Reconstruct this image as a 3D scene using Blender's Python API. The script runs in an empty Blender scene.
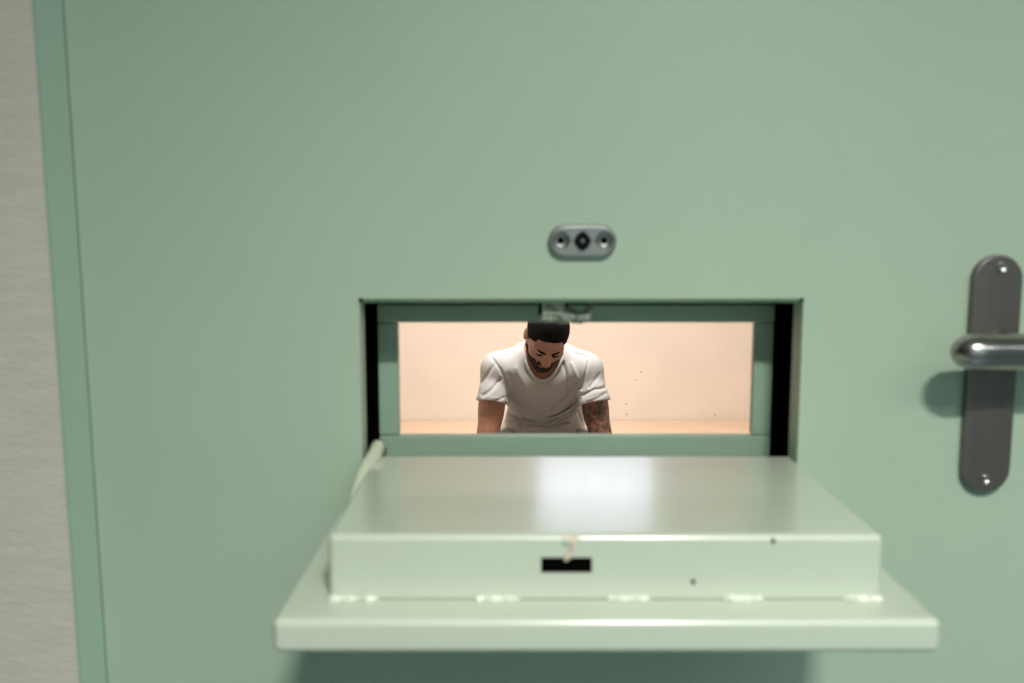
import bpy, bmesh, math, random
import numpy as np
from mathutils import Vector, Matrix
random.seed(7)
R = math.radians
S = bpy.context.scene
COL = S.collection

# ------------------------------------------------------------------ camera
F_PX = 950.0; PITCH = R(7.2); EYE = 1.38; CAM_Y = -0.95
cam_d = bpy.data.cameras.new('camera'); cam = bpy.data.objects.new('camera', cam_d); COL.objects.link(cam)
cam_d.sensor_width = 36; cam_d.lens = F_PX * 36 / 1024
cam_d.clip_start = 0.02
cam.location = (0, CAM_Y, EYE)
cam.rotation_euler = (Matrix.Rotation(math.pi/2 - PITCH, 3, 'X')).to_euler()
cam_d.dof.use_dof = True; cam_d.dof.focus_distance = 3.72; cam_d.dof.aperture_fstop = 5.6
S.camera = cam

def at(px, py, d):
    """point at horizontal distance d from the camera that stands at photo position px, py"""
    t = (341.5 - py) / F_PX; c, s = math.cos(PITCH), math.sin(PITCH)
    zr = d * (t*c - s) / (c + t*s)
    depth = d*c - zr*s
    return Vector(((px-512)/F_PX*depth, d + CAM_Y, EYE + zr))

# ------------------------------------------------------------------ world, lights, exposure
w = bpy.data.worlds.new('world'); S.world = w; w.use_nodes = True
w.node_tree.nodes['Background'].inputs[0].default_value = (0.80, 0.84, 1.0, 1)
w.node_tree.nodes['Background'].inputs[1].default_value = 6.0
S.view_settings.view_transform = 'Standard'; S.view_settings.look = 'None'
S.view_settings.exposure = 0.0; S.view_settings.gamma = 1.0; S.view_settings.use_curve_mapping = False

def area(name, loc, size, power, color, down=None, sy=None, spread=None):
    l = bpy.data.lights.new(name, 'AREA'); l.energy = power; l.color = color
    l.shape = 'RECTANGLE'; l.size = size; l.size_y = sy or size
    if spread: l.spread = spread
    o = bpy.data.objects.new(name, l); COL.objects.link(o); o.location = loc
    return o
CORR = (0.36, -1.80, 2.72)       # the corridor lamp
CELL = (0.15, 2.65, 2.60)        # the cell lamp
area('corridor_lamp_light', CORR, 0.28, 63, (1.0, 0.965, 0.90), (CORR[0], CORR[1], 0), 0.13, R(135))
area('corridor_fill_light', (1.5, -2.1, 2.72), 1.7, 15, (0.86, 0.97, 1.0), True, 0.08, R(150))  # added fill that cools the shade and puts a streak on the lever
area('cell_lamp_light', CELL, 0.9, 48, (1.0, 0.96, 0.92), (CELL[0], CELL[1], 0), 0.25, R(127))

# ------------------------------------------------------------------ materials
def mat(name, color, rough=0.5, metal=0.0, coat=0.0, coat_rough=0.1, var=0.0, var_scale=8.0, color2=None,
        bump=0.0, bump_scale=200.0, spec=0.5, stretch=None, fac=(0.4, 0.6), emit=None, estr=0.0, sss=0.0):
    m = bpy.data.materials.new(name); m.use_nodes = True
    nt = m.node_tree; b = nt.nodes['Principled BSDF']; L = nt.links
    b.inputs['Base Color'].default_value = (*color, 1)
    b.inputs['Roughness'].default_value = rough; b.inputs['Metallic'].default_value = metal
    b.inputs['Coat Weight'].default_value = coat; b.inputs['Coat Roughness'].default_value = coat_rough
    b.inputs['Specular IOR Level'].default_value = spec
    if sss:
        b.inputs['Subsurface Weight'].default_value = sss
        b.inputs['Subsurface Radius'].default_value = (0.012, 0.005, 0.003); b.inputs['Subsurface Scale'].default_value = 0.5
    tc = nt.nodes.new('ShaderNodeTexCoord')
    src = tc.outputs['Object']
    if stretch:
        mp = nt.nodes.new('ShaderNodeMapping'); mp.inputs['Scale'].default_value = stretch
        L.new(src, mp.inputs[0]); src = mp.outputs[0]
    n = nt.nodes.new('ShaderNodeTexNoise'); n.inputs['Scale'].default_value = var_scale; n.inputs['Detail'].default_value = 6
    L.new(src, n.inputs['Vector'])
    rp = nt.nodes.new('ShaderNodeValToRGB')
    rp.color_ramp.elements[0].position = fac[0]; rp.color_ramp.elements[1].position = fac[1]
    c2 = color2 or tuple(c*(1-var) for c in color)
    rp.color_ramp.elements[0].color = (*color, 1); rp.color_ramp.elements[1].color = (*c2, 1)
    L.new(n.outputs['Fac'], rp.inputs[0]); L.new(rp.outputs[0], b.inputs['Base Color'])
    if bump:
        n2 = nt.nodes.new('ShaderNodeTexNoise'); n2.inputs['Scale'].default_value = bump_scale; n2.inputs['Detail'].default_value = 3
        L.new(src, n2.inputs['Vector'])
        bp = nt.nodes.new('ShaderNodeBump'); bp.inputs['Strength'].default_value = bump; bp.inputs['Distance'].default_value = 0.001
        L.new(n2.outputs['Fac'], bp.inputs['Height']); L.new(bp.outputs[0], b.inputs['Normal'])
    if emit:
        b.inputs['Emission Color'].default_value = (*emit, 1); b.inputs['Emission Strength'].default_value = estr
    return m

GREEN = (0.405, 0.520, 0.405)
M = {}
M['door'] = mat('door_green', GREEN, 0.5, var=0.03, var_scale=3, bump=0.12, bump_scale=420, coat=0.15, coat_rough=0.45)
M['frame'] = mat('frame_green', (0.32, 0.45, 0.35), 0.5, var=0.03, var_scale=3, bump=0.12, bump_scale=420)
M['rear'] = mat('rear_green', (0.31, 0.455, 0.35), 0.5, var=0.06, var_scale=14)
M['flap'] = mat('flap_green', (0.525, 0.595, 0.49), 0.42, var=0.03, var_scale=6, coat=1.0, coat_rough=0.17, bump=0.05, bump_scale=120)
M['weld'] = mat('weld_paint', (0.72, 0.78, 0.66), 0.25, var=0.2, var_scale=90, coat=0.6, bump=0.4, bump_scale=260)
M['bare'] = mat('bare_paint', (0.80, 0.62, 0.52), 0.45, var=0.3, var_scale=80)
M['chip'] = mat('chipped_latch', (0.36, 0.40, 0.32), 0.5, color2=(0.16, 0.19, 0.16), var_scale=110, bump=0.6, bump_scale=220)
M['black'] = mat('black_gap', (0.002, 0.002, 0.002), 1.0, spec=0.0)
M['steel'] = mat('spy_steel', (0.29, 0.305, 0.30), 0.42, 0.75, var=0.1, var_scale=60)
M['chrome'] = mat('chrome', (0.80, 0.78, 0.76), 0.16, 1.0, var=0.02)
M['handle_plate'] = mat('brushed_steel', (0.20, 0.178, 0.168), 0.42, 0.8, var=0.15, var_scale=30, stretch=(1, 1, 0.05))
M['lever'] = mat('lever_steel', (0.42, 0.39, 0.375), 0.22, 1.0, var=0.05)
M['screw'] = mat('screw_steel', (0.5, 0.48, 0.46), 0.2, 1.0)
M['lens'] = mat('lens_black', (0.003, 0.003, 0.003), 0.5, spec=0.1)
M['lens_core'] = mat('lens_core', (0.16, 0.18, 0.18), 0.15, spec=0.8)
M['fabric_wall'] = mat('woven_wallpaper', (0.60, 0.575, 0.50), 0.85, var=0.06, var_scale=60, bump=1.0, bump_scale=300, stretch=(0.3, 1, 1.6))
M['corridor'] = mat('corridor_paint', (0.26, 0.34, 0.34), 0.8, var=0.04)
M['corridor_floor'] = mat('corridor_lino', (0.10, 0.15, 0.16), 0.5, var=0.1, var_scale=20)
M['corridor_ceiling'] = mat('corridor_ceiling_paint', (0.65, 0.65, 0.6), 0.9)
M['cell_wall'] = mat('cell_cream', (0.79, 0.705, 0.618), 0.75, var=0.035, var_scale=5, bump=0.25, bump_scale=160)
M['cell_floor'] = mat('cell_floor', (0.38, 0.36, 0.33), 0.5, var=0.1, var_scale=12)
M['cell_ceiling'] = mat('cell_ceiling', (0.80, 0.76, 0.70), 0.9)
M['bunk'] = mat('bunk_peach', (0.64, 0.47, 0.335), 0.8, var=0.06, var_scale=6)
M['bunk_base'] = mat('bunk_base', (0.52, 0.47, 0.40), 0.7, var=0.05)
M['lamp'] = mat('lamp_diffuser', (0.9, 0.88, 0.84), 0.5, emit=(1.0, 0.92, 0.82), estr=5.0)
M['lamp_body'] = mat('lamp_body', (0.7, 0.7, 0.68), 0.4)
M['window_frame'] = mat('window_frame', (0.45, 0.45, 0.43), 0.5)
M['shirt'] = mat('shirt_cotton', (0.405, 0.40, 0.39), 0.9, var=0.04, var_scale=40, bump=0.2, bump_scale=500, spec=0.15)
M['collar'] = mat('collar_rib', (0.43, 0.42, 0.41), 0.9, bump=0.3, bump_scale=600, spec=0.15)
M['skin'] = mat('skin', (0.320, 0.158, 0.100), 0.45, var=0.14, var_scale=25, sss=0.12)
M['tattoo'] = mat('tattooed_skin', (0.200, 0.088, 0.056), 0.5, color2=(0.045, 0.028, 0.022), var_scale=55, fac=(0.40, 0.58), sss=0.05)
M['hair'] = mat('black_hair', (0.006, 0.005, 0.005), 0.85, bump=0.6, bump_scale=700, spec=0.1)
M['beard'] = mat('beard', (0.028, 0.016, 0.012), 0.85, bump=0.6, bump_scale=700, spec=0.1)
M['lips'] = mat('lips', (0.20, 0.075, 0.055), 0.5)
M['trousers'] = mat('grey_joggers', (0.36, 0.36, 0.365), 0.9, var=0.1, var_scale=30)
M['shoe'] = mat('shoe_white', (0.55, 0.54, 0.52), 0.6)
M['sole'] = mat('shoe_sole', (0.12, 0.12, 0.12), 0.8)
M['lace'] = mat('lace', (0.75, 0.74, 0.7), 0.8)
gm = bpy.data.materials.new('window_glass'); gm.use_nodes = True
gb = gm.node_tree.nodes['Principled BSDF']; gb.inputs['Transmission Weight'].default_value = 1; gb.inputs['Roughness'].default_value = 0.0; gb.inputs['IOR'].default_value = 1.0
gb.inputs['Specular IOR Level'].default_value = 0.2
M['glass'] = gm

# ------------------------------------------------------------------ helpers
def link(name, me, m, parent=None, smooth=False, bevel=0.0, seg=3, kind=None, label=None):
    o = bpy.data.objects.new(name, me); COL.objects.link(o)
    ms = m if isinstance(m, (list, tuple)) else [m]
    for x in ms: me.materials.append(x)
    if smooth: me.polygons.foreach_set('use_smooth', [True]*len(me.polygons))
    if bevel:
        b = o.modifiers.new('bevel', 'BEVEL'); b.width = bevel; b.segments = seg; b.limit_method = 'ANGLE'; b.angle_limit = R(35)
        b.harden_normals = False
        me.polygons.foreach_set('use_smooth', [True]*len(me.polygons))
        wn = o.modifiers.new('wn', 'WEIGHTED_NORMAL'); wn.keep_sharp = False
    if parent is not None:
        o.parent = parent; o.matrix_parent_inverse = Matrix.Translation(parent.location).inverted() if parent.type == 'EMPTY' and parent.parent is None else Matrix.Identity(4)
        if parent.type != 'EMPTY': o.matrix_parent_inverse = Matrix.Identity(4)
    if kind: o['kind'] = kind
    if label: o['label'] = label
    return o
class MB:
    def __init__(s): s.bm = bmesh.new()
    def box(s, x0, x1, y0, y1, z0, z1):
        v = [s.bm.verts.new(p) for p in ((x0,y0,z0),(x1,y0,z0),(x1,y1,z0),(x0,y1,z0),(x0,y0,z1),(x1,y0,z1),(x1,y1,z1),(x0,y1,z1))]
        for f in ((0,3,2,1),(4,5,6,7),(0,1,5,4),(1,2,6,5),(2,3,7,6),(3,0,4,7)): s.bm.faces.new([v[i] for i in f])
        return s
    def prism(s, pts, axis, a, b):
        """pts: 2D outline in the plane normal to axis (y: x,z  z: x,y  x: y,z), extruded from a to b"""
        def P(u, v, t):
            return {'y': (u, t, v), 'z': (u, v, t), 'x': (t, u, v)}[axis]
        A = [s.bm.verts.new(P(u, v, a)) for u, v in pts]; B = [s.bm.verts.new(P(u, v, b)) for u, v in pts]
        n = len(pts)
        s.bm.faces.new(A); s.bm.faces.new(B[::-1])
        for i in range(n): s.bm.faces.new((A[i], B[i], B[(i+1) % n], A[(i+1) % n]))
        return s
    def ring_plate(s, outer, inner, y0, y1):
        """a plate in the xz plane with a hole: both are x0,x1,z0,z1"""
        (a0,a1,c0,c1), (b0,b1,d0,d1) = outer, inner
        O = [(a0,c0),(a1,c0),(a1,c1),(a0,c1)]; I = [(b0,d0),(b1,d0),(b1,d1),(b0,d1)]
        V = {}
        for k, pts in (('o', O), ('i', I)):
            for j, y in enumerate((y0, y1)): V[k, j] = [s.bm.verts.new((x, y, z)) for x, z in pts]
        for i in range(4):
            j = (i+1) % 4
            s.bm.faces.new((V['o',0][i], V['o',0][j], V['i',0][j], V['i',0][i]))
            s.bm.faces.new((V['o',1][j], V['o',1][i], V['i',1][i], V['i',1][j]))
            s.bm.faces.new((V['o',0][j], V['o',0][i], V['o',1][i], V['o',1][j]))
            s.bm.faces.new((V['i',0][i], V['i',0][j], V['i',1][j], V['i',1][i]))
        return s
    def tube(s, pts, radii, n=16, flat=None, caps=True):
        """sweep; flat = (a,b) scales of the cross section (side, up)"""
        pts = [Vector(p) for p in pts]; rings = []
        up0 = Vector((0, 0, 1))
        for i, p in enumerate(pts):
            t = (pts[min(i+1, len(pts)-1)] - pts[max(i-1, 0)]).normalized()
            up = up0 if abs(t.z) < 0.95 else Vector((0, 1, 0))
            side = t.cross(up).normalized(); u2 = side.cross(t)
            r = radii[i] if hasattr(radii, '__len__') else radii
            fa, fb = flat or (1, 1)
            rings.append([s.bm.verts.new(p + side*math.cos(2*math.pi*k/n)*r*fa + u2*math.sin(2*math.pi*k/n)*r*fb) for k in range(n)])
        for a, b in zip(rings, rings[1:]):
            for k in range(n): s.bm.faces.new((a[k], a[(k+1) % n], b[(k+1) % n], b[k]))
        if caps: s.bm.faces.new(rings[0][::-1]); s.bm.faces.new(rings[-1])
        return s
    def lathe(s, prof, c, axis='y', n=32, sx=1.0, sz=1.0):
        """prof: (radius, offset along axis) list; solid of revolution about an axis through c"""
        rings = []
        for r, t in prof:
            ring = []
            for k in range(n):
                a = 2*math.pi*k/n; u, v = math.cos(a)*max(r, 1e-5)*sx, math.sin(a)*max(r, 1e-5)*sz
                q = {'y': (u, t, v), 'z': (u, v, t)}[axis]
                ring.append(s.bm.verts.new((c[0]+q[0], c[1]+q[1], c[2]+q[2])))
            rings.append(ring)
        for a, b in zip(rings, rings[1:]):
            for k in range(n): s.bm.faces.new((a[k], b[k], b[(k+1) % n], a[(k+1) % n]))
        s.bm.faces.new(rings[0]); s.bm.faces.new(rings[-1][::-1])
        return s
    def blob(s, c, r, seed=0, rough=0.15):
        rnd = random.Random(seed)
        res = bmesh.ops.create_icosphere(s.bm, subdivisions=3, radius=1.0)
        ph = [rnd.uniform(0, 6.28) for _ in range(6)]
        for v in res['verts']:
            q = v.co.copy(); k = 1 + rough*(math.sin(q.x*5+ph[0])*math.sin(q.z*6+ph[1]) + 0.6*math.sin(q.x*11+ph[2])*math.cos(q.y*9+ph[3]))
            v.co = Vector((c[0]+q.x*r[0]*k, c[1]+q.y*r[1]*k, c[2]+q.z*r[2]*k))
        return s
    def done(s, name, m, parent=None, **kw):
        bmesh.ops.recalc_face_normals(s.bm, faces=s.bm.faces)
        me = bpy.data.meshes.new(name); s.bm.to_mesh(me); s.bm.free()
        return link(name, me, m, parent, **kw)
def empty(name, loc, label=None, cat=None, group=None, kind=None):
    o = bpy.data.objects.new(name, None); COL.objects.link(o); o.location = loc; o.empty_display_size = 0.05
    if label: o['label'] = label
    if cat: o['category'] = cat
    if group: o['group'] = group
    if kind: o['kind'] = kind
    return o
def sub(o):   # children of a mesh keep world coordinates
    return o
def stadium(cx, cz, hw, hh, n=14, slant=0.0):
    """rounded bar outline; hw, hh half sizes"""
    pts = []
    if hw >= hh:
        for s_, a0 in ((1, -90), (-1, 90)):
            for k in range(n+1):
                a = R(a0 + 180*k/n); pts.append((cx + s_*(hw-hh) + hh*math.cos(a), cz + hh*math.sin(a)))
    else:
        for s_, a0 in ((1, 0), (-1, 180)):
            for k in range(n+1):
                a = R(a0 + 180*k/n); pts.append((cx + hw*math.cos(a), cz + s_*(hh-hw) + hw*math.sin(a)))
    return pts

# ------------------------------------------------------------------ the setting
DX0 = at(84.5, 341, 0.95).x          # hinge edge of the door leaf
OX0, OX1 = at(361, 380, 0.95).x, at(800, 380, 0.95).x
OZ1 = at(500, 300, 0.95).z
BOX_T = at(500, 535, 0.715).z      # top of the folded flap's box
PL_T = at(500, 620, 0.676).z       # upper face of the flap's outer plate
PL_B = PL_T - 0.027
OZ0 = PL_T - 0.004
WALL_Y = -0.018; DR = 1.02; LEAN = -0.0085
def lean(o, xmax):
    for v in o.data.vertices:
        if v.co.x < xmax: v.co.x += (v.co.z-1.27)*LEAN
    return o
FR = 0.032; REAR = 0.100
CW_Y = 3.95                        # back wall of the cell

wd = MB().ring_plate((-3.4, 2.8, 0.0, 2.9), (DX0-0.020, DX0+DR+0.012, 0.0005, 2.12), WALL_Y, 0.16).done('wall_door_side', M['fabric_wall'], kind='structure')
for v in wd.data.vertices:
    if -3 < v.co.x < 0: v.co.x += (v.co.z-1.27)*LEAN
f = MB()
f.prism([(DX0-0.020, WALL_Y-0.0015), (DX0-0.0165, WALL_Y-0.0015), (DX0+0.0, 0.0), (DX0+0.0, 0.012), (DX0+0.02, 0.045), (DX0+0.02, 0.075), (DX0-0.020, 0.075)], 'z', 0.0, 2.12)
f.prism([(DX0+DR+0.012, WALL_Y-0.0015), (DX0+DR+0.008, WALL_Y-0.0015), (DX0+DR+0.004, 0.0), (DX0+DR+0.004, 0.075), (DX0+DR+0.012, 0.075)], 'z', 0.0, 2.12)
lean(f.done('trim_1', M['frame'], kind='structure'), 0)
MB().box(-3.4, 2.8, -3.0, 0.0, -0.1, 0.0).done('floor', M['corridor_floor'], kind='structure')
MB().box(-3.4, 2.8, -3.0, WALL_Y, 2.78, 2.88).done('ceiling', M['corridor_ceiling'], kind='structure')
MB().box(-3.4, 2.8, -2.55, -2.45, 0.0, 2.78).done('wall_corridor', M['corridor'], kind='structure')
MB().box(-3.45, -3.35, -2.45, WALL_Y, 0.0, 2.78).done('wall_corridor_left', M['corridor'], kind='structure')
MB().box(2.75, 2.85, -2.45, WALL_Y, 0.0, 2.78).done('wall_corridor_right', M['corridor'], kind='structure')

# cell
X0, X1, CZ = -1.15, 1.55, 2.7
MB().box(X0-0.1, X1+0.1, 0.16, CW_Y+0.1, -0.1, 0.0).done('floor_cell', M['cell_floor'], kind='structure')
MB().box(X0-0.1, X1+0.1, 0.16, CW_Y+0.1, CZ, CZ+0.1).done('ceiling_cell', M['cell_ceiling'], kind='structure')
MB().box(X0-0.1, X0, 0.16, CW_Y, 0.0, CZ).done('wall_left', M['cell_wall'], kind='structure')
MB().box(X1, X1+0.1, 0.16, CW_Y, 0.0, CZ).done('wall_right', M['cell_wall'], kind='structure')
# inner face of the wall beside the door, painted like the cell
MB().ring_plate((X0, X1, 0.0, CZ), (DX0-0.006, DX0+DR+0.012, 0.0005, 2.12), 0.16, 0.168).done('wall_cell_front', M['cell_wall'], kind='structure')
WX0, WX1, WZ0, WZ1 = 0.12, 0.78, 2.12, 2.56
wall_back = MB().ring_plate((X0-0.1, X1+0.1, 0.0, CZ), (WX0, WX1, WZ0, WZ1), CW_Y, CW_Y+0.14).done('wall_back', M['cell_wall'], kind='structure')
wr = empty('window_1', (0.41, CW_Y+0.08, WZ0), kind='structure')
m_ = MB().ring_plate((WX0, WX1, WZ0, WZ1), (WX0+0.03, WX1-0.03, WZ0+0.03, WZ1-0.03), CW_Y+0.06, CW_Y+0.10); m_.done('window_frame', M['window_frame'], wr)
MB().box(WX0+0.028, WX1-0.028, CW_Y+0.078, CW_Y+0.082, WZ0+0.028, WZ1-0.028).done('pane', M['glass'], wr)
for k in range(4):
    x = WX0 + (k+1)*(WX1-WX0)/5
    MB().tube([(x, CW_Y+0.045, WZ0+0.001), (x, CW_Y+0.045, WZ1-0.001)], 0.008).done('window_bar', M['window_frame'], wr, smooth=True)
# small holes and marks in the back wall
for i, (px, py) in enumerate(((627, 414), (715, 415), (626, 404), (636, 380), (641, 372))):
    p = at(px, py, CW_Y-CAM_Y)
    MB().lathe([(0.0005, -0.002), (0.004, -0.0015), (0.0055, 0.001)], (p.x, CW_Y, p.z), n=12).done('screw_hole', M['bunk_base'], wall_back, smooth=True)

# ------------------------------------------------------------------ the door
door = empty('door_1', (DX0+DR/2, 0.02, 0.004), label='pale green steel cell door with an open food hatch, spyhole and lever handle', kind='structure')
lean(MB().ring_plate((DX0+0.0008, DX0+DR, 0.006, 2.10), (OX0, OX1, OZ0, OZ1), 0.0, FR).done('door_leaf', M['door'], door, bevel=0.0022, seg=3), DX0+0.01)
MB().prism([(0.0012, OZ1+0.003), (0.0025, OZ1-0.0005), (0.008, OZ1-0.0035), (0.013, OZ1-0.0035), (0.013, OZ1+0.003)], 'x', OX0+0.004, OX1-0.004).done('opening_lip', M['rear'], door)
for x_ in (OX0+0.001, OX1-0.001):
    MB().blob((x_, 0.0005, OZ1), (0.0022, 0.0015, 0.0022), 5, 0.1).done('corner_hole', M['black'], door, smooth=True)
# black lining added to block light and keep the hollow dark
cv = MB()
cv.ring_plate((OX0-0.05, OX1+0.05, OZ0-0.05, OZ1+0.05), (OX0-0.004, OX1+0.004, OZ0-0.004, OZ1+0.004), FR+0.0005, 0.1155)
cv.done('hollow_lining', M['black'], door)
# the rear frame of the opening: rails above and below, stiles between them
rd = REAR - CAM_Y
ix0, ix1 = at(398.5, 380, rd).x, at(753.5, 380, rd).x
iz1, iz0 = at(500, 322.5, rd).z, at(500, 436, rd).z
ox0, ox1 = at(378.5, 380, rd).x, at(772.5, 380, rd).x
oz1, oz0 = at(500, 304.8, rd).z, OZ0-0.002
MB().box(ox0, ox1, REAR, REAR+0.014, iz1, oz1).done('hatch_rail', M['rear'], door, bevel=0.0012)
MB().box(ox0, ox1, REAR, REAR+0.014, oz0, iz0).done('hatch_rail', M['rear'], door, bevel=0.0012)
MB().box(ox0, ix0, REAR+0.0015, REAR+0.012, iz0+0.0012, iz1-0.0012).done('hatch_stile', M['rear'], door, bevel=0.0008)
MB().box(ix1, ox1, REAR+0.0015, REAR+0.012, iz0+0.0012, iz1-0.0012).done('hatch_stile', M['rear'], door, bevel=0.0008)
# black backing behind the frame joints, painted in for the shadow gap
MB().ring_plate((ox0-0.06, ox1+0.06, oz0-0.04, oz1+0.05), (ix0-0.009, ix1+0.009, iz0-0.009, iz1+0.009), REAR+0.0145, REAR+0.018).done('shadow_gap_backing', M['black'], door)
# inner skin of the door toward the cell
MB().ring_plate((DX0+0.03, DX0+DR, 0.006, 2.10), (ox0-0.02, ox1+0.02, OZ0-0.03, OZ1+0.03), 0.1195, 0.127).done('inner_skin', M['rear'], door)
# latch keep hanging under the top edge of the opening
kd = 0.985
def K(px, py): 
    p = at(px, py, kd); return p.x, p.z
kp = empty('latch_keep', (K(565, 300)[0], kd+CAM_Y, OZ1)); kp.parent = door; kp.matrix_parent_inverse = Matrix.Translation(door.location).inverted()
kp['label'] = 'chipped grey latch keep under the top edge of the hatch opening'
def inv(o):
    o.matrix_parent_inverse = Matrix.Translation(kp.location).inverted(); return o
x0, z0 = K(541.5, 313.5); x1, _ = K(564.5, 313)
inv(MB().box(x0, x1, 0.020, 0.036, z0, OZ1+0.003).done('keep_block', M['chip'], kp, bevel=0.001))
g = MB()
for i, (px, py, rx, rz) in enumerate(((543, 318.5, 4, 2.2), (549, 318.5, 5, 2.8), (556, 318, 6, 3.2), (563, 317.3, 6, 4), (568, 314.5, 5, 4.2), (573, 317.5, 5, 3.8),
                                      (579, 319, 6, 3.0), (585, 317, 5, 3.2), (589, 312.5, 3.5, 4), (590.5, 308, 2.6, 3))):
    x, z = K(px, py-1.2); g.blob((x, 0.028 + 0.002*(i % 3), z), (rx*0.0012, 0.009, rz*0.0018), i, 0.12)
inv(g.done('keep_hook', M['chip'], kp, smooth=True))
x0, z0 = K(538.5, 316.5); x1, z1 = K(541.8, 304)
inv(MB().box(x0, x1, 0.026, 0.045, z0, z1).box(*[K(565, 0)[0], K(570, 0)[0]], 0.030, 0.045, K(0, 313)[1], K(0, 304)[1]).done('keep_slot', M['black'], kp))

# spyhole
sp = empty('peephole', (at(582.5, 241, 0.945).x, 0.0, at(582.5, 241, 0.945).z)); sp.parent = door; sp.matrix_parent_inverse = Matrix.Translation(door.location).inverted()
sp['label'] = 'oblong polished steel spyhole plate with black lens'
cx, cz = sp.location.x, sp.location.z
def insp(o): o.matrix_parent_inverse = Matrix.Translation(sp.location).inverted(); return o
# plate with two countersunk dimples: built as a heightfield over the stadium
def spy_plate():
    bm = bmesh.new(); hw, hh = 0.0335, 0.0160; N = 120; Mz = 60; grid = {}
    def depth(x, z):
        dx = max(abs(x) - (hw-hh), 0); r = math.hypot(dx, z)
        e = hh - r
        if e < 0: return None
        y = -0.0085 + (0.0085 if e < 0.0001 else 0) 
        if e < 0.003: y = -0.0085 + 0.003*(1-math.sqrt(max(0, 1-((0.003-e)/0.003)**2)))
        for sx in (-0.0215, 0.0215):
            q = math.hypot(x-sx, z-0.0005)
            if q < 0.0085: y = max(y, -0.0085 + 0.0045*math.sqrt(max(0, 1-(q/0.0085)**2)))
        return y
    # polar-like rings to keep the outline smooth
    rings = []
    for t in np.linspace(1.0, 0.0, 60):
        ring = []
        st = stadium(0, 0, hw-hh+hh*max(t, 0.02), hh*max(t, 0.02), n=40)
        for q in range(len(st)):
            (xa, za), (xb, zb) = st[q], st[(q+1) % len(st)]
            m_ = 60 if q in (40, 81) else 1
            for j in range(m_): ring.append((xa+(xb-xa)*j/m_, za+(zb-za)*j/m_))
        rings.append(ring)
    V = [[bm.verts.new((cx+x, 0.0, cz+z)) for x, z in rings[0]]]
    for t, ring in zip(np.linspace(1.0, 0.0, 60), rings):
        V.append([bm.verts.new((cx+x, depth(x*0.9995, z*0.9995) or -0.0055, cz+z)) for x, z in ring])
    for a, b in zip(V, V[1:]):
        n = len(a)
        for k in range(n): bm.faces.new((a[k], a[(k+1) % n], b[(k+1) % n], b[k]))
    bmesh.ops.remove_doubles(bm, verts=bm.verts, dist=1e-6)
    bmesh.ops.recalc_face_normals(bm, faces=bm.faces)
    me = bpy.data.meshes.new('spy_plate'); bm.to_mesh(me); bm.free(); return me
insp(link('cover_plate', spy_plate(), M['steel'], sp, smooth=True))
for sx in (-0.0215, 0.0215):
    insp(MB().lathe([(0.0032, -0.0035), (0.0030, -0.0062), (0.0026, -0.0066), (0.0012, -0.0060), (0.0001, -0.0058)], (cx+sx, 0, cz+0.0005), n=20).done('screw', M['black'], sp, smooth=True))
pts = []
for k in range(48):
    a = 2*math.pi*k/48; c_, s_ = math.cos(a), math.sin(a)
    p_ = 1.55; r = 0.0088/((abs(c_)**p_ + abs(s_*0.92)**p_)**(1/p_))
    pts.append((cx-0.0002 + r*c_*0.93, cz + r*s_))
insp(MB().prism(pts, 'y', -0.0101, -0.006).done('lens_surround', M['lens'], sp, bevel=0.0006))
insp(MB().lathe([(0.0021, -0.0095), (0.0020, -0.0106), (0.0013, -0.0111), (0.0001, -0.0113)], (cx-0.0002, 0, cz), n=20).done('lens', M['lens_core'], sp, smooth=True))

# door handle
hp = at(990.5, 373, 0.945)
hd = empty('door_handle', (hp.x, 0, hp.z)); hd.parent = door; hd.matrix_parent_inverse = Matrix.Translation(door.location).inverted()
hd['label'] = 'dull steel lever handle on a long rounded back plate'
def inh(o): o.matrix_parent_inverse = Matrix.Translation(hd.location).inverted(); return o
top, bot = at(990, 255, 0.943).z, at(990, 492, 0.943).z
hc, hh = (top+bot)/2, (top-bot)/2
inh(MB().prism(stadium(hp.x, hc, 0.0245, hh, n=20), 'y', -0.0095, 0.0).done('back_plate', M['handle_plate'], hd, bevel=0.0022, seg=4))
for px, py in ((1002, 267.5), (985.5, 479)):
    p = at(px, py, 0.94)
    inh(MB().lathe([(0.0055, -0.0085), (0.0055, -0.0108), (0.0045, -0.0120), (0.0040, -0.0122), (0.0028, -0.0105), (0.0001, -0.0100)], (p.x, 0, p.z), n=24).done('screw', M['screw'], hd, smooth=True))
lv = at(951, 352, 0.888)
inh(MB().lathe([(0.014, -0.008), (0.014, -0.012), (0.0105, -0.014), (0.0100, -0.052), (0.004, -0.056)], (hp.x+0.004, 0, lv.z), n=28).done('spindle_neck', M['lever'], hd, smooth=True))
L_ = []; Rr = []
for k in range(15):
    u = k/14; a = u*math.pi/2
    L_.append((lv.x + 0.026*(1-math.cos(a)), -0.062, lv.z)); Rr.append(max(0.0004, 0.0180*math.sin(a)))
for k in range(1, 12):
    u = k/11; L_.append((lv.x + 0.026 + 0.125*u, -0.062 + 0.004*math.sin(u*3.1), lv.z - 0.0005*u)); Rr.append(0.0180 - 0.0020*u)
for k in range(1, 8):
    a = k/7*math.pi/2; L_.append((lv.x + 0.151 + 0.012*math.sin(a), -0.062, lv.z-0.0005)); Rr.append(max(0.0004, 0.016*math.cos(a)))
inh(MB().tube(L_, Rr, n=40, flat=(1.0, 1.0)).done('lever', M['lever'], hd, smooth=True))

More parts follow.
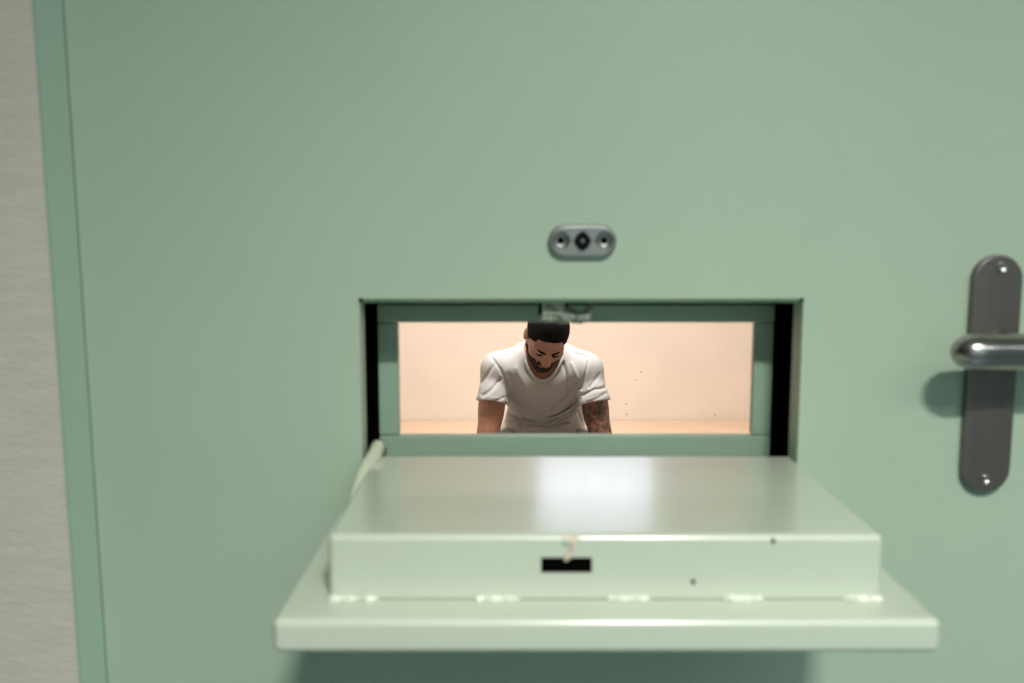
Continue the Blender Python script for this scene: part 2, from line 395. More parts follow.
# ------------------------------------------------------------------ the folded-down hatch flap
bx0, bx1 = at(327, 545, 0.715).x, at(884.5, 545, 0.715).x
by0, by1 = 0.715+CAM_Y, 0.018
px0, px1 = at(271, 625, 0.676).x, at(943, 625, 0.676).x
py0, py1 = 0.676+CAM_Y, -0.006
fl = empty('hatch_flap', ((bx0+bx1)/2, py1, PL_B), label='pale green steel food hatch flap folded down below the opening as a tray', cat='hatch')
def slot_box():
    """the flap's hollow box with a rectangular latch slot cut in its front face"""
    sx0, sx1 = at(541, 565, 0.715).x, at(592, 565, 0.715).x
    sz1, sz0 = at(560, 557.5, 0.715).z, at(560, 573, 0.715).z
    m = MB(); b = m.bm; zb = PL_T
    xs = [bx0, sx0, sx1, bx1]; zs = [zb, sz0, sz1, BOX_T]
    fr = {}; 
    def V(i, y, k): 
        key = (i, y, k)
        if key not in fr: fr[key] = b.verts.new((xs[i], y, zs[k]))
        return fr[key]
    for i in range(3):
        for k in range(3):
            if i == 1 and k == 1: continue
            b.faces.new((V(i,by0,k), V(i+1,by0,k), V(i+1,by0,k+1), V(i,by0,k+1)))
    yi = by0+0.03
    for (a, c) in (((1,1),(2,1)), ((2,1),(2,2)), ((2,2),(1,2)), ((1,2),(1,1))):
        b.faces.new((V(a[0],by0,a[1]), V(c[0],by0,c[1]), V(c[0],yi,c[1]), V(a[0],yi,a[1])))
    b.faces.new((V(1,yi,1), V(2,yi,1), V(2,yi,2), V(1,yi,2)))
    b.faces.new([V(i,by0,3) for i in range(4)] + [V(3,by1,3), V(0,by1,3)])
    b.faces.new([V(i,by0,0) for i in range(3,-1,-1)] + [V(0,by1,0), V(3,by1,0)])
    b.faces.new([V(0,by0,k) for k in range(4)] + [V(0,by1,3), V(0,by1,0)])
    b.faces.new([V(3,by0,k) for k in range(4)] + [V(3,by1,3), V(3,by1,0)])
    b.faces.new((V(0,by1,0), V(3,by1,0), V(3,by1,3), V(0,by1,3)))
    o = m.done('flap_box', M['flap'], fl)
    for e in o.data.edges: pass
    att = o.data.attributes.new('bevel_weight_edge', 'FLOAT', 'EDGE')
    for e in o.data.edges:
        a, c = (o.data.vertices[j].co for j in e.vertices)
        on = lambda p: abs(p.z-BOX_T) < 1e-6
        side = abs(a.x-c.x) < 1e-6 and (abs(a.x-bx0) < 1e-6 or abs(a.x-bx1) < 1e-6) and abs(a.y-c.y) < 1e-6
        if (on(a) and on(c)) or side: att.data[e.index].value = 1.0
    for e in o.data.edges:
        if att.data[e.index].value == 0: e.use_edge_sharp = True
    bv = o.modifiers.new('bevel', 'BEVEL'); bv.width = 0.0055; bv.segments = 5; bv.limit_method = 'WEIGHT'
    o.data.polygons.foreach_set('use_smooth', [True]*len(o.data.polygons))
    wn = o.modifiers.new('wn', 'WEIGHTED_NORMAL'); wn.keep_sharp = True
    # black inside of the slot
    MB().box(sx0+0.0003, sx1-0.0003, by0+0.0010, by0+0.028, sz0+0.0003, sz1-0.0003).done('latch_slot', M['black'], fl)
    return sx0, sx1, sz0, sz1
sx0, sx1, sz0, sz1 = slot_box()
MB().box(px0, px1, py0, py1, PL_B, PL_T).done('outer_plate', M['flap'], fl, bevel=0.006, seg=5)
# bead welds along the foot of the box
for i, (a, b_) in enumerate(((327, 378), (474, 520), (606, 650), (722, 764), (842, 884))):
    xa, xb = at(a, 600, 0.712).x, at(b_, 600, 0.712).x; n = 14
    P_ = [(xa + (xb-xa)*k/n, by0-0.0012, PL_T+0.0012) for k in range(n+1)]
    rr = [0.0031 + 0.0005*math.sin(k*1.3+i) for k in range(n+1)]; rr[0] = rr[-1] = 0.0008
    MB().tube(P_, rr, n=12, flat=(1.2, 0.9)).blob((xa + (xb-xa)*(0.75 if i < 3 else 0.2), by0-0.002, PL_T+0.002), (0.004, 0.004, 0.0032), i).done('weld_bead', M['weld'], fl, smooth=True)
# dark joint line between the welds
MB().box(bx0+0.004, bx1-0.004, by0-0.0005, by0+0.002, PL_T, PL_T+0.0009).done('joint_gap', mat('joint_olive', (0.26, 0.27, 0.19), 0.8), fl)
# bare streak and chip above the slot
sc_ = MB()
for i, (px, py, rx, rz) in enumerate(((570, 538, 11, 2.0), (572.5, 543, 3.2, 4), (571.5, 549, 2.8, 5), (568, 556, 3.2, 4), (566, 559.5, 2, 2.2))):
    p = at(px, py, 0.715); y_ = by0 if py > 541 else by0+0.0015
    sc_.blob((p.x, y_, p.z), (rx*0.00075, 0.0011, rz*0.00075), i, 0.2)
sc_.done('paint_streak', M['bare'], fl, smooth=True)
p = at(566, 543, 0.715); MB().blob((p.x, by0, p.z), (0.0035, 0.0007, 0.0022), 4, 0.3).done('paint_chip', M['rear'], fl, smooth=True)
for px, py in ((693, 582), (773, 541)):
    p = at(px, py, 0.715); MB().blob((p.x, by0-0.0001, p.z), (0.0016, 0.0006, 0.0022), 8, 0.3).done('paint_chip', M['black'], fl, smooth=True)
# hinge along the foot of the opening
MB().tube([(bx0+0.02, -0.004, PL_B-0.003), (bx1-0.02, -0.004, PL_B-0.003)], 0.005).done('hinge', M['flap'], fl, smooth=True)
# bent stay arm at the left end
A_ = [at(378, 447, 0.975), at(374, 456, 0.955), at(368, 466, 0.935), at(362.5, 478, 0.915), at(358.5, 490, 0.895), at(355, 503, 0.875)]
P_ = []
for i in range(len(A_)-1):
    for k in range(5):
        P_.append(A_[i].lerp(A_[i+1], k/5))
P_.append(A_[-1])
MB().tube(P_, 0.0072, n=14, flat=(1.0, 1.2)).done('stay_arm', mat('stay_paint', (0.60, 0.68, 0.52), 0.35, coat=0.4), fl, smooth=True)
p = at(379, 449, 0.99)
MB().blob((p.x+0.002, 0.045, p.z-0.004), (0.0055, 0.008, 0.0095), 3, 0.12).done('stay_pivot', mat('worn_steel', (0.12, 0.12, 0.12), 0.5, 0.5, color2=(0.3, 0.28, 0.27), var_scale=200), fl, smooth=True)

# ------------------------------------------------------------------ lamps
def tube_lamp(name, loc, sx, sy, z1, label):
    t = empty(name, (loc[0], loc[1], z1), label, 'lamp')
    MB().ring_plate((-sx/2-0.02, sx/2+0.02, -sy/2-0.02, sy/2+0.02), (-sx/2, sx/2, -sy/2, sy/2), 0, 0.05).done('lamp_housing', M['lamp_body'], t)
    o = t.children[0]; o.matrix_parent_inverse = Matrix.Identity(4); o.rotation_euler = (math.pi/2, 0, 0)
    d = MB().box(-sx/2, sx/2, -sy/2, sy/2, -0.012, -0.002).done('diffuser', M['lamp'], t); d.matrix_parent_inverse = Matrix.Identity(4)
    return t
tube_lamp('ceiling_lamp', (CORR[0], CORR[1]), 0.28, 0.13, 2.78, 'short ceiling lamp in the corridor, above the door handle side')
tube_lamp('ceiling_lamp', (1.5, -2.1), 1.7, 0.08, 2.78, 'added long fill light, unseen, at the back of the corridor')  # unseen fitting added to go with the corridor fill
tube_lamp('ceiling_lamp', (CELL[0], CELL[1]), 0.9, 0.25, 2.7, 'long ceiling lamp inside the cell above the seated man')

# ------------------------------------------------------------------ the bunk
BZ = at(500, 420, CW_Y-CAM_Y).z; BF = CW_Y - 0.95
bk = empty('bunk', (0.2, CW_Y-0.38, 0), 'peach topped bunk bench running along the back wall under the seated man', 'bed')
MB().box(X0+0.004, X1-0.004, BF+0.05, CW_Y-0.004, 0.0, BZ-0.075).done('bunk_base', M['bunk_base'], bk, bevel=0.004)
MB().box(X0+0.004, X1-0.004, BF, CW_Y-0.003, BZ-0.075, BZ).done('bunk_top', M['bunk'], bk, bevel=0.010, seg=4)

# ------------------------------------------------------------------ implicit surfaces for the man
class Vol:
    def __init__(s, lo, hi, h):
        s.lo = np.array(lo, float); s.h = h
        s.n = np.ceil((np.array(hi)-s.lo)/h).astype(int)+1
        s.a = np.full(s.n, 0.05, np.float32)
    def box(s, lo, hi):
        i0 = np.clip(np.floor((np.array(lo)-s.lo)/s.h).astype(int), 0, s.n-1)
        i1 = np.clip(np.ceil((np.array(hi)-s.lo)/s.h).astype(int)+1, 1, s.n)
        if (i1 <= i0).any(): return None
        sl = tuple(slice(a, b) for a, b in zip(i0, i1))
        ax = [s.lo[k] + s.h*np.arange(i0[k], i1[k]) for k in range(3)]
        X, Y, Z = np.meshgrid(*ax, indexing='ij')
        return sl, np.stack([X, Y, Z], -1)
    def op(s, d, sl, k, mode):
        a = s.a[sl]
        if mode == 'cut':
            d = -d; hh = np.maximum(k-np.abs(a-d), 0)/max(k, 1e-9); s.a[sl] = np.maximum(a, d) + hh*hh*k/4
        else:
            hh = np.maximum(k-np.abs(a-d), 0)/max(k, 1e-9); s.a[sl] = np.minimum(a, d) - hh*hh*k/4
    def ell(s, c, r, M3=None, k=0.01, mode='add', off=0.0):
        c = np.array(c, float); r = np.array(r, float)+off; m = r.max()+k+0.03
        bb = s.box(c-m, c+m)
        if bb is None: return
        sl, P = bb; q = P-c
        if M3 is not None: q = q @ M3          # columns of M3 are local axes
        k0 = np.sqrt(((q/r)**2).sum(-1)); k1 = np.sqrt(((q/(r*r))**2).sum(-1))
        s.op(k0*(k0-1)/np.maximum(k1, 1e-6), sl, k, mode)
    def cap(s, a, b, ra, rb, k=0.01, mode='add', off=0.0):
        a = np.array(a, float); b = np.array(b, float); m = max(ra, rb)+off+k+0.03
        bb = s.box(np.minimum(a, b)-m, np.maximum(a, b)+m)
        if bb is None: return
        sl, P = bb; ab = b-a; t = np.clip(((P-a)@ab)/(ab@ab), 0, 1)
        d = np.sqrt(((P-a-t[..., None]*ab)**2).sum(-1)) - (ra+(rb-ra)*t) - off
        s.op(d, sl, k, mode)
    def plane(s, c, n, lo, hi, k=0.004):
        """remove what lies on the side n points to, inside lo..hi"""
        sl, P = s.box(lo, hi); n = np.array(n, float); n /= np.linalg.norm(n)
        s.op(-((P-np.array(c))@n), sl, k, 'cut')
    def mesh(s, name):
        a = s.a; n = a.shape; ins = a < 0
        c = np.zeros([x-1 for x in n], np.uint8)
        for i in (0, 1):
            for j in (0, 1):
                for k in (0, 1): c += ins[i:n[0]-1+i, j:n[1]-1+j, k:n[2]-1+k]
        act = (c > 0) & (c < 8); ids = np.argwhere(act)
        idx = -np.ones(act.shape, np.int64); idx[act] = np.arange(len(ids))
        acc = np.zeros((len(ids), 3)); cnt = np.zeros(len(ids))
        cor = [(i, j, k) for i in (0, 1) for j in (0, 1) for k in (0, 1)]
        for p in cor:
            for ax in range(3):
                if p[ax]: continue
                q = list(p); q[ax] = 1
                va = a[tuple((ids+np.array(p)).T)]; vb = a[tuple((ids+np.array(q)).T)]
                cr = (va < 0) != (vb < 0); t = np.where(cr, va/np.where(cr, va-vb, 1), 0)
                pos = np.array(p, float)[None]+np.zeros((len(ids), 3)); pos[:, ax] += t
                acc[cr] += pos[cr]; cnt[cr] += 1
        V = s.lo + s.h*(ids + acc/cnt[:, None])
        Fq = []
        for ax in range(3):
            u, v = (ax+1) % 3, (ax+2) % 3
            A = ins; sl0 = [slice(None)]*3; sl1 = [slice(None)]*3; sl0[ax] = slice(0, n[ax]-1); sl1[ax] = slice(1, n[ax])
            e = A[tuple(sl0)] != A[tuple(sl1)]; E = np.argwhere(e)
            E = E[(E[:, u] > 0) & (E[:, v] > 0) & (E[:, u] < n[u]-1) & (E[:, v] < n[v]-1)]
            st = A[tuple(sl0)][tuple(E.T)]
            du = np.zeros(3, int); du[u] = 1; dv = np.zeros(3, int); dv[v] = 1
            q = np.stack([idx[tuple((E-du-dv).T)], idx[tuple((E-dv).T)], idx[tuple(E.T)], idx[tuple((E-du).T)]], 1)
            q[~st] = q[~st][:, ::-1]; Fq.append(q)
        Fq = np.concatenate(Fq); Fq = Fq[(Fq >= 0).all(1)]
        me = bpy.data.meshes.new(name); me.from_pydata(V.tolist(), [], Fq.tolist()); me.update()
        return me, V, Fq

def nv(v): v = np.array(v, float); return v/np.linalg.norm(v)
def A3(px, py, d): return np.array(at(px, py, d))
# joints (photo position and distance)
HEAD = A3(546.8, 336.5, 3.60)
a_yaw, a_roll, a_pit = R(9), R(7), R(43)
Xh = np.array([1., 0, 0]); Fh = np.array([0, -math.cos(a_pit), -math.sin(a_pit)]); Uh = np.array([0, -math.sin(a_pit), math.cos(a_pit)])
def rz(v, a): c, s = math.cos(a), math.sin(a); return np.array([c*v[0]-s*v[1], s*v[0]+c*v[1], v[2]])
def ry(v, a): c, s = math.cos(a), math.sin(a); return np.array([c*v[0]+s*v[2], v[1], -s*v[0]+c*v[2]])
HM = [ry(rz(v, a_yaw), a_roll) for v in (Xh, Fh, Uh)]
HM = np.stack(HM, 1)
def H(x, y, z): return HEAD + HM @ np.array([x, y, z])
XC = A3(544, 400, 3.9)[0]
NECK = A3(545, 350, 3.83)
SL, SR = A3(497, 369, 3.78), A3(587, 370, 3.78)
EL, ER = A3(486.5, 446, 3.70), A3(603, 446, 3.70)
HL, HR = np.array([XC-0.055, 2.56, 0.46]), np.array([XC+0.055, 2.56, 0.455])
PEL = np.array([XC+0.005, 3.20, BZ+0.118])
CH = A3(544.5, 392, 3.90); BL = A3(545, 424, 4.0)
KL, KR = np.array([XC-0.20, 2.74, 0.455]), np.array([XC+0.21, 2.74, 0.455])
AL, AR = np.array([XC-0.19, 2.76, 0.095]), np.array([XC+0.20, 2.76, 0.095])
HPL, HPR = PEL+np.array([-0.095, -0.02, -0.025]), PEL+np.array([0.095, -0.02, -0.025])
TAX = nv(NECK-PEL); TF = nv(np.cross(TAX, [1, 0, 0]));  TM = np.stack([np.array([1., 0, 0]), TF, TAX], 1)

def torso(v, off=0.0, full=True):
    v.ell(CH, (0.160, 0.105, 0.165), TM, 0.03, off=off)
    for s_, J in ((-1, SL), (1, SR)):
        v.cap(J+np.array([-s_*0.035, 0.01, -0.01]), CH+np.array([s_*0.05, -0.01, 0.02]), 0.062, 0.09, 0.04, off=off)
        v.ell(CH+np.array([s_*0.075, -0.075, 0.035]), (0.07, 0.04, 0.055), TM, 0.04, off=off)     # chest muscle
        v.cap(NECK+np.array([s_*0.02, 0.0, 0.0]), J+np.array([-s_*0.02, 0.015, 0.022]), 0.048, 0.036, 0.04, off=off)   # trapezius
        v.ell(J, (0.053, 0.054, 0.055), None, 0.025, off=off)
    v.ell(BL, (0.150, 0.115, 0.12), TM, 0.06, off=off)
    v.ell(PEL, (0.155, 0.115, 0.10), None, 0.06, off=off)

# ---- body: one continuous skin mesh
lo = (XC-0.36, 2.42, -0.01); hi = (XC+0.38, 3.38, 1.12)
B = Vol(lo, hi, 0.0038)
torso(B)
B.cap(NECK+np.array([0, 0.02, -0.03]), H(0, -0.035, -0.06), 0.062, 0.056, 0.03)     # neck
B.ell(H(0, -0.012, 0.028), (0.076, 0.096, 0.088), HM, 0.03)                         # skull
B.ell(H(0, 0.030, -0.040), (0.060, 0.062, 0.074), HM, 0.03)                         # face
B.cap(H(-0.052, -0.005, -0.055), H(-0.014, 0.062, -0.098), 0.016, 0.016, 0.03)       # jaw
B.cap(H(0.052, -0.005, -0.055), H(0.014, 0.062, -0.098), 0.016, 0.016, 0.03)
B.ell(H(0, 0.072, -0.098), (0.022, 0.016, 0.018), HM, 0.02)                         # chin
for s_ in (-1, 1):
    B.cap(H(s_*0.012, 0.083, 0.016), H(s_*0.050, 0.066, 0.012), 0.011, 0.010, 0.014)       # brow
    B.ell(H(s_*0.046, 0.056, -0.026), (0.020, 0.022, 0.018), HM, 0.02)                   # cheek bone
    B.ell(H(s_*0.031, 0.093, -0.006), (0.017, 0.013, 0.012), HM, 0.010, 'cut')           # socket
    B.ell(H(s_*0.031, 0.073, -0.005), (0.0135, 0.0135, 0.0115), HM, 0.004)               # lidded eye
    B.ell(H(s_*0.0115, 0.098, -0.038), (0.009, 0.010, 0.008), HM, 0.008)                 # nostril wing
    B.ell(H(s_*0.079, -0.010, -0.006), (0.009, 0.019, 0.031), HM, 0.008)                 # ear
    B.ell(H(s_*0.087, -0.004, -0.002), (0.005, 0.010, 0.016), HM, 0.006, 'cut')
B.cap(H(0, 0.084, 0.008), H(0, 0.108, -0.032), 0.0085, 0.0125, 0.012)                 # nose
B.ell(H(0, 0.084, -0.058), (0.026, 0.010, 0.010), HM, 0.012)                         # mouth mound
B.cap(H(-0.019, 0.088, -0.0615), H(0.019, 0.088, -0.0615), 0.0055, 0.0055, 0.006)
B.cap(H(-0.014, 0.088, -0.0715), H(0.014, 0.088, -0.0715), 0.0065, 0.0065, 0.006)
B.cap(H(-0.024, 0.096, -0.0665), H(0.024, 0.096, -0.0665), 0.0016, 0.0016, 0.003, 'cut')
# arms
def upper_arm(v, J, E, s_, off=0.0):
    u = E-J
    v.cap(J, E, 0.052, 0.045, 0.02, off=off)
    v.ell(J+0.45*u+np.array([0, -0.012, 0]), (0.045, 0.046, 0.085), None, 0.02, off=off)          # biceps
    v.ell(J+0.55*u+np.array([s_*0.004, 0.012, 0]), (0.045, 0.044, 0.085), None, 0.02, off=off)    # triceps
def arm(J, E, Hn, s_):
    upper_arm(B, J, E, s_)
    f_ = Hn-E
    B.cap(E, E+f_*0.35, 0.043, 0.044, 0.02); B.cap(E+f_*0.35, Hn, 0.043, 0.027, 0.02)
arm(SL, EL, HL, -1); arm(SR, ER, HR, 1)
# hands hanging relaxed between the knees
def hand(W, E, s_):
    ax = nv(nv(W-E)*0.6+np.array([0, -0.15, -0.75])); side = nv(np.cross(ax, [s_*1.0, 0.2, 0])); nrm = np.cross(ax, side)  # nrm: across thickness
    nrm = nv(nrm);  inw = nrm if nrm[0]*s_ < 0 else -nrm
    if side[1] > 0: side = -side            # side points to the thumb, toward the camera
    Mh = np.stack([side, inw, ax], 1)
    palm = W+ax*0.050
    B.cap(W-ax*0.01, W+ax*0.02, 0.026, 0.028, 0.015)
    B.ell(palm, (0.043, 0.018, 0.052), Mh, 0.012)
    for i, (o, ln) in enumerate(((0.031, 0.078), (0.0105, 0.088), (-0.0105, 0.082), (-0.031, 0.064))):
        p = W + ax*(0.088-0.004*abs(i-1)) + side*o
        d = ax.copy(); r = 0.0092 if i < 3 else 0.008
        for j, fr in enumerate((0.45, 0.32, 0.23)):
            an = R(14+16*j+4*i); d = nv(d*math.cos(an) + inw*math.sin(an))
            q = p + d*ln*fr; B.cap(p, q, r, r*0.92, 0.004); p = q; r *= 0.92
    p = W+ax*0.028+side*0.030
    for d, l_, r in ((nv(side*0.8+ax*0.7+inw*0.35), 0.042, 0.0125), (nv(side*0.4+ax*0.9+inw*0.4), 0.032, 0.0105), (nv(side*0.15+ax+inw*0.4), 0.026, 0.0095)):
        q = p+d*l_; B.cap(p, q, r, r*0.9, 0.008); p = q
hand(HL, EL, -1); hand(HR, ER, 1)
def legs(v, off=0.0, to=1.0):
    for Hp, K_, A_k in ((HPL, KL, AL), (HPR, KR, AR)):
        v.cap(Hp, K_, 0.074, 0.054, 0.04, off=off)
        e = K_ + (A_k-K_)*to
        v.cap(K_, e, 0.055, 0.055+(0.038-0.055)*to, 0.03, off=off)
        v.ell(K_+(A_k-K_)*0.35+np.array([0, 0.02, 0]), (0.048, 0.052, 0.10), None, 0.03, off=off)
legs(B)
for A_k in (AL, AR):
    B.cap(A_k, A_k+np.array([0, 0.03, -0.045]), 0.038, 0.032, 0.02)
    B.cap(A_k+np.array([0, 0.02, -0.05]), A_k+np.array([0, -0.155, -0.060]), 0.034, 0.026, 0.02)
me, V, Fq = B.mesh('body')
man = empty('person', (XC, 3.0, 0.0), 'man in a pale grey t-shirt sitting hunched with bowed head and tattooed arm', 'person')
body = link('body', me, [M['skin'], M['tattoo'], M['lips']], man, smooth=True)
cen = V[Fq].mean(1)
mi = np.zeros(len(Fq), np.int32)
mi[(cen[:, 0] > XC+0.135) & (cen[:, 2] < SR[2]+0.02) & (cen[:, 1] < 2.95) & (cen[:, 2] > 0.52)] = 1
q = (cen-HEAD) @ HM
mi[(np.abs(q[:, 0]) < 0.022) & (q[:, 1] > 0.086) & (q[:, 2] < -0.056) & (q[:, 2] > -0.078)] = 2
me.polygons.foreach_set('material_index', mi)
body['label'] = 'brown skin with a dark tattoo covering the upper arm on the right'

# ---- hair: close-cropped cap over the skull
Hv = Vol(HEAD-0.15, HEAD+0.15, 0.0032)
Hv.ell(H(0, -0.014, 0.032), (0.081, 0.101, 0.092), HM, 0.0)
def hcut(c, n): Hv.plane(H(*c), HM @ np.array(n, float), HEAD-0.16, HEAD+0.16, 0.004)
# remove the face side: below the hairline in front, below the temples at the sides
sl, P = Hv.box(HEAD-0.16, HEAD+0.16); ql = (P-HEAD) @ HM
x_, y_, z_ = ql[..., 0], ql[..., 1], ql[..., 2]
line = np.where(y_ > 0.060, 0.060 - 4.0*x_*x_, np.where(y_ > 0.022, 0.010+(np.clip(y_-0.022, 0, 1)/0.038)*0.022, np.where(y_ > -0.004, -0.020, -0.050)))
dcut = (z_ - line)*0.8
Hv.a[sl] = np.maximum(Hv.a[sl], -dcut)
me, _, _ = Hv.mesh('hair'); hair = link('hair', me, M['hair'], man, smooth=True)
# ---- beard and moustache: thin layer over the jaw
Bv = Vol(HEAD-0.15, HEAD+0.15, 0.0030)
o_ = 0.0030
Bv.ell(H(0, 0.030, -0.040), (0.060, 0.062, 0.074), HM, 0.03, off=o_)
Bv.cap(H(-0.052, -0.005, -0.055), H(-0.014, 0.062, -0.098), 0.016, 0.016, 0.03, off=o_)
Bv.cap(H(0.052, -0.005, -0.055), H(0.014, 0.062, -0.098), 0.016, 0.016, 0.03, off=o_)
Bv.ell(H(0, 0.072, -0.098), (0.022, 0.016, 0.018), HM, 0.02, off=o_)
Bv.ell(H(0, 0.084, -0.058), (0.026, 0.010, 0.010), HM, 0.012, off=o_)
sl, P = Bv.box(HEAD-0.16, HEAD+0.16); ql = (P-HEAD) @ HM
x_, y_, z_ = ql[..., 0], ql[..., 1], ql[..., 2]
up = np.where(np.abs(x_) < 0.030, -0.0455 - 0.10*np.abs(x_), -0.062 + (np.abs(x_)-0.030)*1.6)
Bv.a[sl] = np.maximum(Bv.a[sl], (z_-up)*0.7)
lips = np.sqrt((x_/0.021)**2 + ((z_+0.0665)/0.0115)**2)-1
Bv.a[sl] = np.maximum(Bv.a[sl], np.where(y_ > 0.05, -lips*0.01, -1))
me, _, _ = Bv.mesh('beard'); link('beard', me, M['beard'], man, smooth=True)
# ---- eyebrows, and closed lash lines thickened to paint in eye-socket shadow
for s_ in (-1, 1):
    b = MB(); b.tube([H(s_*x, y, z) for x, y, z in ((0.010, 0.0945, 0.008), (0.020, 0.0925, 0.011), (0.034, 0.0855, 0.012), (0.050, 0.0745, 0.010))], [0.0032, 0.0048, 0.0042, 0.0020], n=10)
    b.done('eyebrow', M['hair'], man, smooth=True)
    b = MB(); b.tube([H(s_*x, y, z) for x, y, z in ((0.018, 0.0835, -0.010), (0.025, 0.0868, -0.0125), (0.034, 0.0865, -0.0125), (0.044, 0.0805, -0.008))], [0.0012, 0.0030, 0.0030, 0.0012], n=8)
    b.done('lash_shade', M['hair'], man, smooth=True)

# ---- t-shirt
Tv = Vol((XC-0.30, 2.66, BZ-0.01), (XC+0.31, 3.36, 1.06), 0.0034)
torso(Tv, 0.011)
Tv.ell(A3(544.5, 420, 3.98), (0.160, 0.125, 0.10), None, 0.04)
Tv.ell(A3(545.5, 440, 3.95), (0.176, 0.142, 0.09), None, 0.04)
Tv.ell(PEL, (0.178, 0.135, 0.11), None, 0.04)
for s_, c_ in ((-1, A3(506, 391, 3.82)), (1, A3(579.5, 391, 3.82))): Tv.ell(c_, (0.022, 0.035, 0.030), None, 0.02)
trunk = Tv.a.copy()
Tv.a[:] = 0.05
sl, P = Tv.box(Tv.lo, Tv.lo+Tv.h*Tv.n)
for s_, J, E in ((-1, SL, EL), (1, SR, ER)):
    upper_arm(Tv, J, E, s_, 0.0105)
for s_, J, E in ((-1, SL, EL), (1, SR, ER)):
    u = nv(E-J); c = J + u*0.135; d = (P-c)@u; half = (P[..., 0]-XC)*s_ > 0
    hem = 0.0012*np.clip((d+0.019)/0.002, 0, 1)*(d < 0.001)
    Tv.a[sl] = np.where(half, np.maximum(Tv.a[sl]-hem, d), Tv.a[sl])
k_ = 0.016; hh_ = np.maximum(k_-np.abs(Tv.a-trunk), 0)/k_
Tv.a = (np.minimum(Tv.a, trunk)-hh_*hh_*k_/4).astype(np.float32)
# armpit gap between the sleeve/arm and the trunk
for s_, x_a in ((-1, 505.5), (1, 580.5)):
    pass
# neck opening
NF, NB = A3(542.5, 371.5, 3.735), A3(545, 346, 3.90)+np.array([0, 0.0, 0.03])
NC = (NF+NB)/2; nvv = nv(NB-NF); nn = nv(np.cross(nvv, [1, 0, 0])); nn = nn if nn[2] > 0 else -nn
ra, rb = 0.083, np.linalg.norm(NB-NF)/2
qq = P-NC; e1 = qq[..., 0]/ra; e2 = (qq@nvv)/rb; e3 = qq@nn
cyl = np.maximum((np.sqrt(e1*e1+e2*e2)-1)*0.085, -(e3+0.05))
Tv.a[sl] = np.maximum(Tv.a[sl], -cyl)
# folds: grooves and ridges that run over the cloth, defined in the frontal plane
def seg(px, py, d=3.78): p = A3(px, py, d); return p[0], p[2]
FOLDS = []
def fold(pts, amp, wd):
    pp = [seg(*p) for p in pts]
    for a, b in zip(pp, pp[1:]): FOLDS.append((a, b, amp, wd))
FOLD_DEF = [
 ([(491, 355), (500, 366), (506, 378), (507, 390), (506, 402)], 0.005, 0.005),
 ([(495, 362), (487, 374), (482, 381)], 0.004, 0.006), ([(501, 376), (492, 386), (484, 392)], 0.004, 0.006),
 ([(489, 398), (504, 394)], 0.003, 0.005),
 ([(588, 357), (584, 372), (580, 385)], 0.004, 0.004),
 ([(604, 385), (592, 386), (582, 392)], 0.005, 0.006), ([(598, 372), (588, 384)], 0.003, 0.006),
 ([(586, 398), (603, 390)], 0.003, 0.005),
 ([(566, 345), (575, 353), (587, 356)], 0.005, 0.005), ([(523, 346), (508, 349), (492, 354)], 0.005, 0.005),
 ([(563, 362), (566, 374), (568, 388)], 0.006, 0.006), ([(571, 362), (577, 376)], -0.004, 0.007),
 ([(509, 372), (516, 386), (528, 398)], 0.004, 0.009), ([(516, 366), (526, 388)], -0.003, 0.008),
 ([(578, 378), (566, 398), (552, 411)], 0.006, 0.008), ([(579, 388), (570, 404), (556, 416)], -0.005, 0.007),
 ([(577, 400), (568, 410), (550, 420)], 0.005, 0.007), ([(520, 400), (532, 410), (540, 413)], 0.003, 0.009),
 ([(579, 406), (570, 415), (545, 426), (520, 430)], 0.009, 0.007), ([(506, 420), (520, 424), (540, 425), (560, 421)], 0.010, 0.005), ([(508, 429), (525, 427.5), (548, 430), (570, 427)], 0.009, 0.004), ([(507, 425), (530, 422), (552, 426)], -0.005, 0.005),
 ([(583, 412), (566, 422), (548, 430)], 0.008, 0.005), ([(508, 414), (518, 421), (532, 424)], 0.005, 0.006),
 ([(540, 424), (560, 417), (575, 407)], -0.007, 0.006), ([(512, 425), (528, 430)], -0.004, 0.004),
 ([(580, 418), (584, 430)], 0.006, 0.005), ([(535, 385), (540, 392), (548, 385)], 0.002, 0.006)]
for pts, a_, w_ in FOLD_DEF: fold(pts, a_, w_)
Xp, Zp = P[:, 0, :, 0], P[:, 0, :, 2]
disp = np.zeros_like(Xp)
for (a, b, am, wd) in FOLDS:
    abx, abz = b[0]-a[0], b[1]-a[1]; L2 = abx*abx+abz*abz
    t = np.clip(((Xp-a[0])*abx+(Zp-a[1])*abz)/L2, 0, 1)
    d2 = (Xp-a[0]-t*abx)**2+(Zp-a[1]-t*abz)**2
    g = am*(1.0 if max(a[1], b[1]) > CH[2] else 1.0)*np.exp(-d2/(wd*wd)); disp = np.where(np.abs(g) > np.abs(disp), g, disp)
Yp = P[:, :, :, 1]
front = np.clip((3.02-Yp)/0.04, 0, 1)
Tv.a[sl] += (disp[:, None, :]*front).astype(np.float32)
Tv.a[0] = Tv.a[-1] = 1; Tv.a[:, 0] = Tv.a[:, -1] = 1; Tv.a[:, :, 0] = Tv.a[:, :, -1] = 1
me, TV, _ = Tv.mesh('t_shirt'); tee = link('t_shirt', me, M['shirt'], man, smooth=True); tee['label'] = 'pale grey short-sleeved t-shirt'
# ribbed collar along the edge of the neck opening, and stitched hems at the cuffs
pts = []
for k in range(49):
    a = 2*math.pi*k/48; dd = Vector(NC + np.array([1., 0, 0])*ra*1.02*math.cos(a) + nvv*rb*1.02*math.sin(a))
    pts.append(dd)
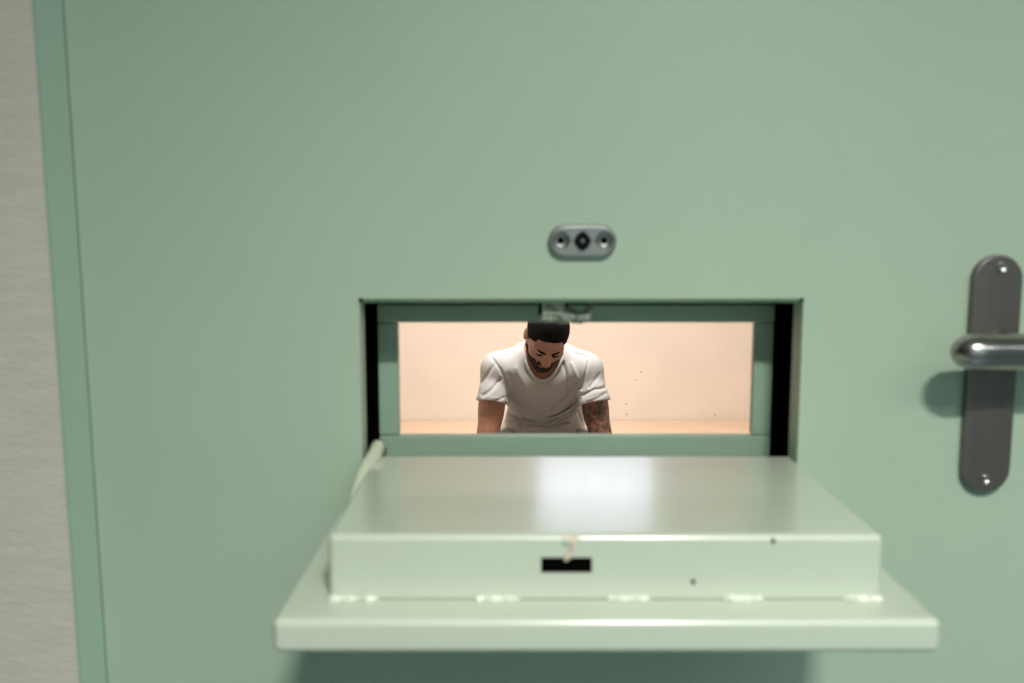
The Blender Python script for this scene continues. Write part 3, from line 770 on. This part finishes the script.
# drop the ring onto the shirt surface
from mathutils.bvhtree import BVHTree
bvh = BVHTree.FromObject(tee, bpy.context.evaluated_depsgraph_get())
ring = []
for p in pts:
    out = Vector(((p-Vector(NC)).x, (p-Vector(NC)).y, (p-Vector(NC)).z)).normalized()
    hit = bvh.ray_cast(p + out*0.006 + Vector(nn)*0.08, -Vector(nn), 0.16)
    ring.append(hit[0] if hit[0] is not None else p)
sm = []
for i in range(len(ring)):
    acc = Vector((0, 0, 0)); 
    for j in range(-3, 4): acc += ring[(i+j) % 48]
    sm.append(acc/7)
sm[-1] = sm[0]
col = MB(); col.tube(sm, 0.0065, n=12, caps=True).done('collar', M['collar'], tee, smooth=True)
# ---- trousers, socks and shoes (below the sight line)
Lv = Vol((XC-0.33, 2.60, 0.05), (XC+0.34, 3.36, BZ+0.22), 0.006)
legs(Lv, 0.010, 0.93)
Lv.ell(PEL+np.array([0, 0, 0.0]), (0.150, 0.12, 0.095), None, 0.05, off=0.012)
Lv.a[0] = Lv.a[-1] = 1; Lv.a[:, 0] = Lv.a[:, -1] = 1; Lv.a[:, :, 0] = Lv.a[:, :, -1] = 1
me, _, _ = Lv.mesh('trousers'); link('trousers', me, M['trousers'], man, smooth=True)
for A_k in (AL, AR):
    sv = Vol(A_k+np.array([-0.08, -0.24, -0.10]), A_k+np.array([0.08, 0.12, 0.06]), 0.004)
    sv.cap(A_k+np.array([0, 0.025, -0.045]), A_k+np.array([0, -0.16, -0.058]), 0.045, 0.036, 0.02)
    sv.cap(A_k+np.array([0, 0.01, -0.01]), A_k+np.array([0, 0.03, -0.05]), 0.046, 0.044, 0.03)
    sv.ell(A_k+np.array([0, -0.11, -0.06]), (0.050, 0.085, 0.032), None, 0.02)
    sl2, P2 = sv.box(sv.lo, sv.lo+sv.h*sv.n); sv.a[sl2] = np.maximum(sv.a[sl2], 0.018-P2[..., 2]); sv.a[sl2] = np.maximum(sv.a[sl2], P2[..., 2]-(A_k[2]+0.02))
    me, _, _ = sv.mesh('shoe'); sh = link('shoe', me, M['shoe'], man, smooth=True)
    so = [(A_k[0]+0.052*math.cos(t)*(1-0.12*math.sin(t)), A_k[1]-0.062+0.150*math.sin(t)) for t in [2*math.pi*k/40 for k in range(40)]]
    MB().prism(so, 'z', 0.001, 0.022).done('sole', M['sole'], sh, bevel=0.004)
    lc = MB()
    for k in range(4):
        y = A_k[1]-0.045-0.022*k; z = A_k[2]-0.004-0.008*k
        lc.tube([(A_k[0]-0.022, y, z-0.008), (A_k[0], y-0.006, z), (A_k[0]+0.022, y, z-0.008)], 0.0025, n=8)
    lc.done('shoelace', M['lace'], sh, smooth=True)
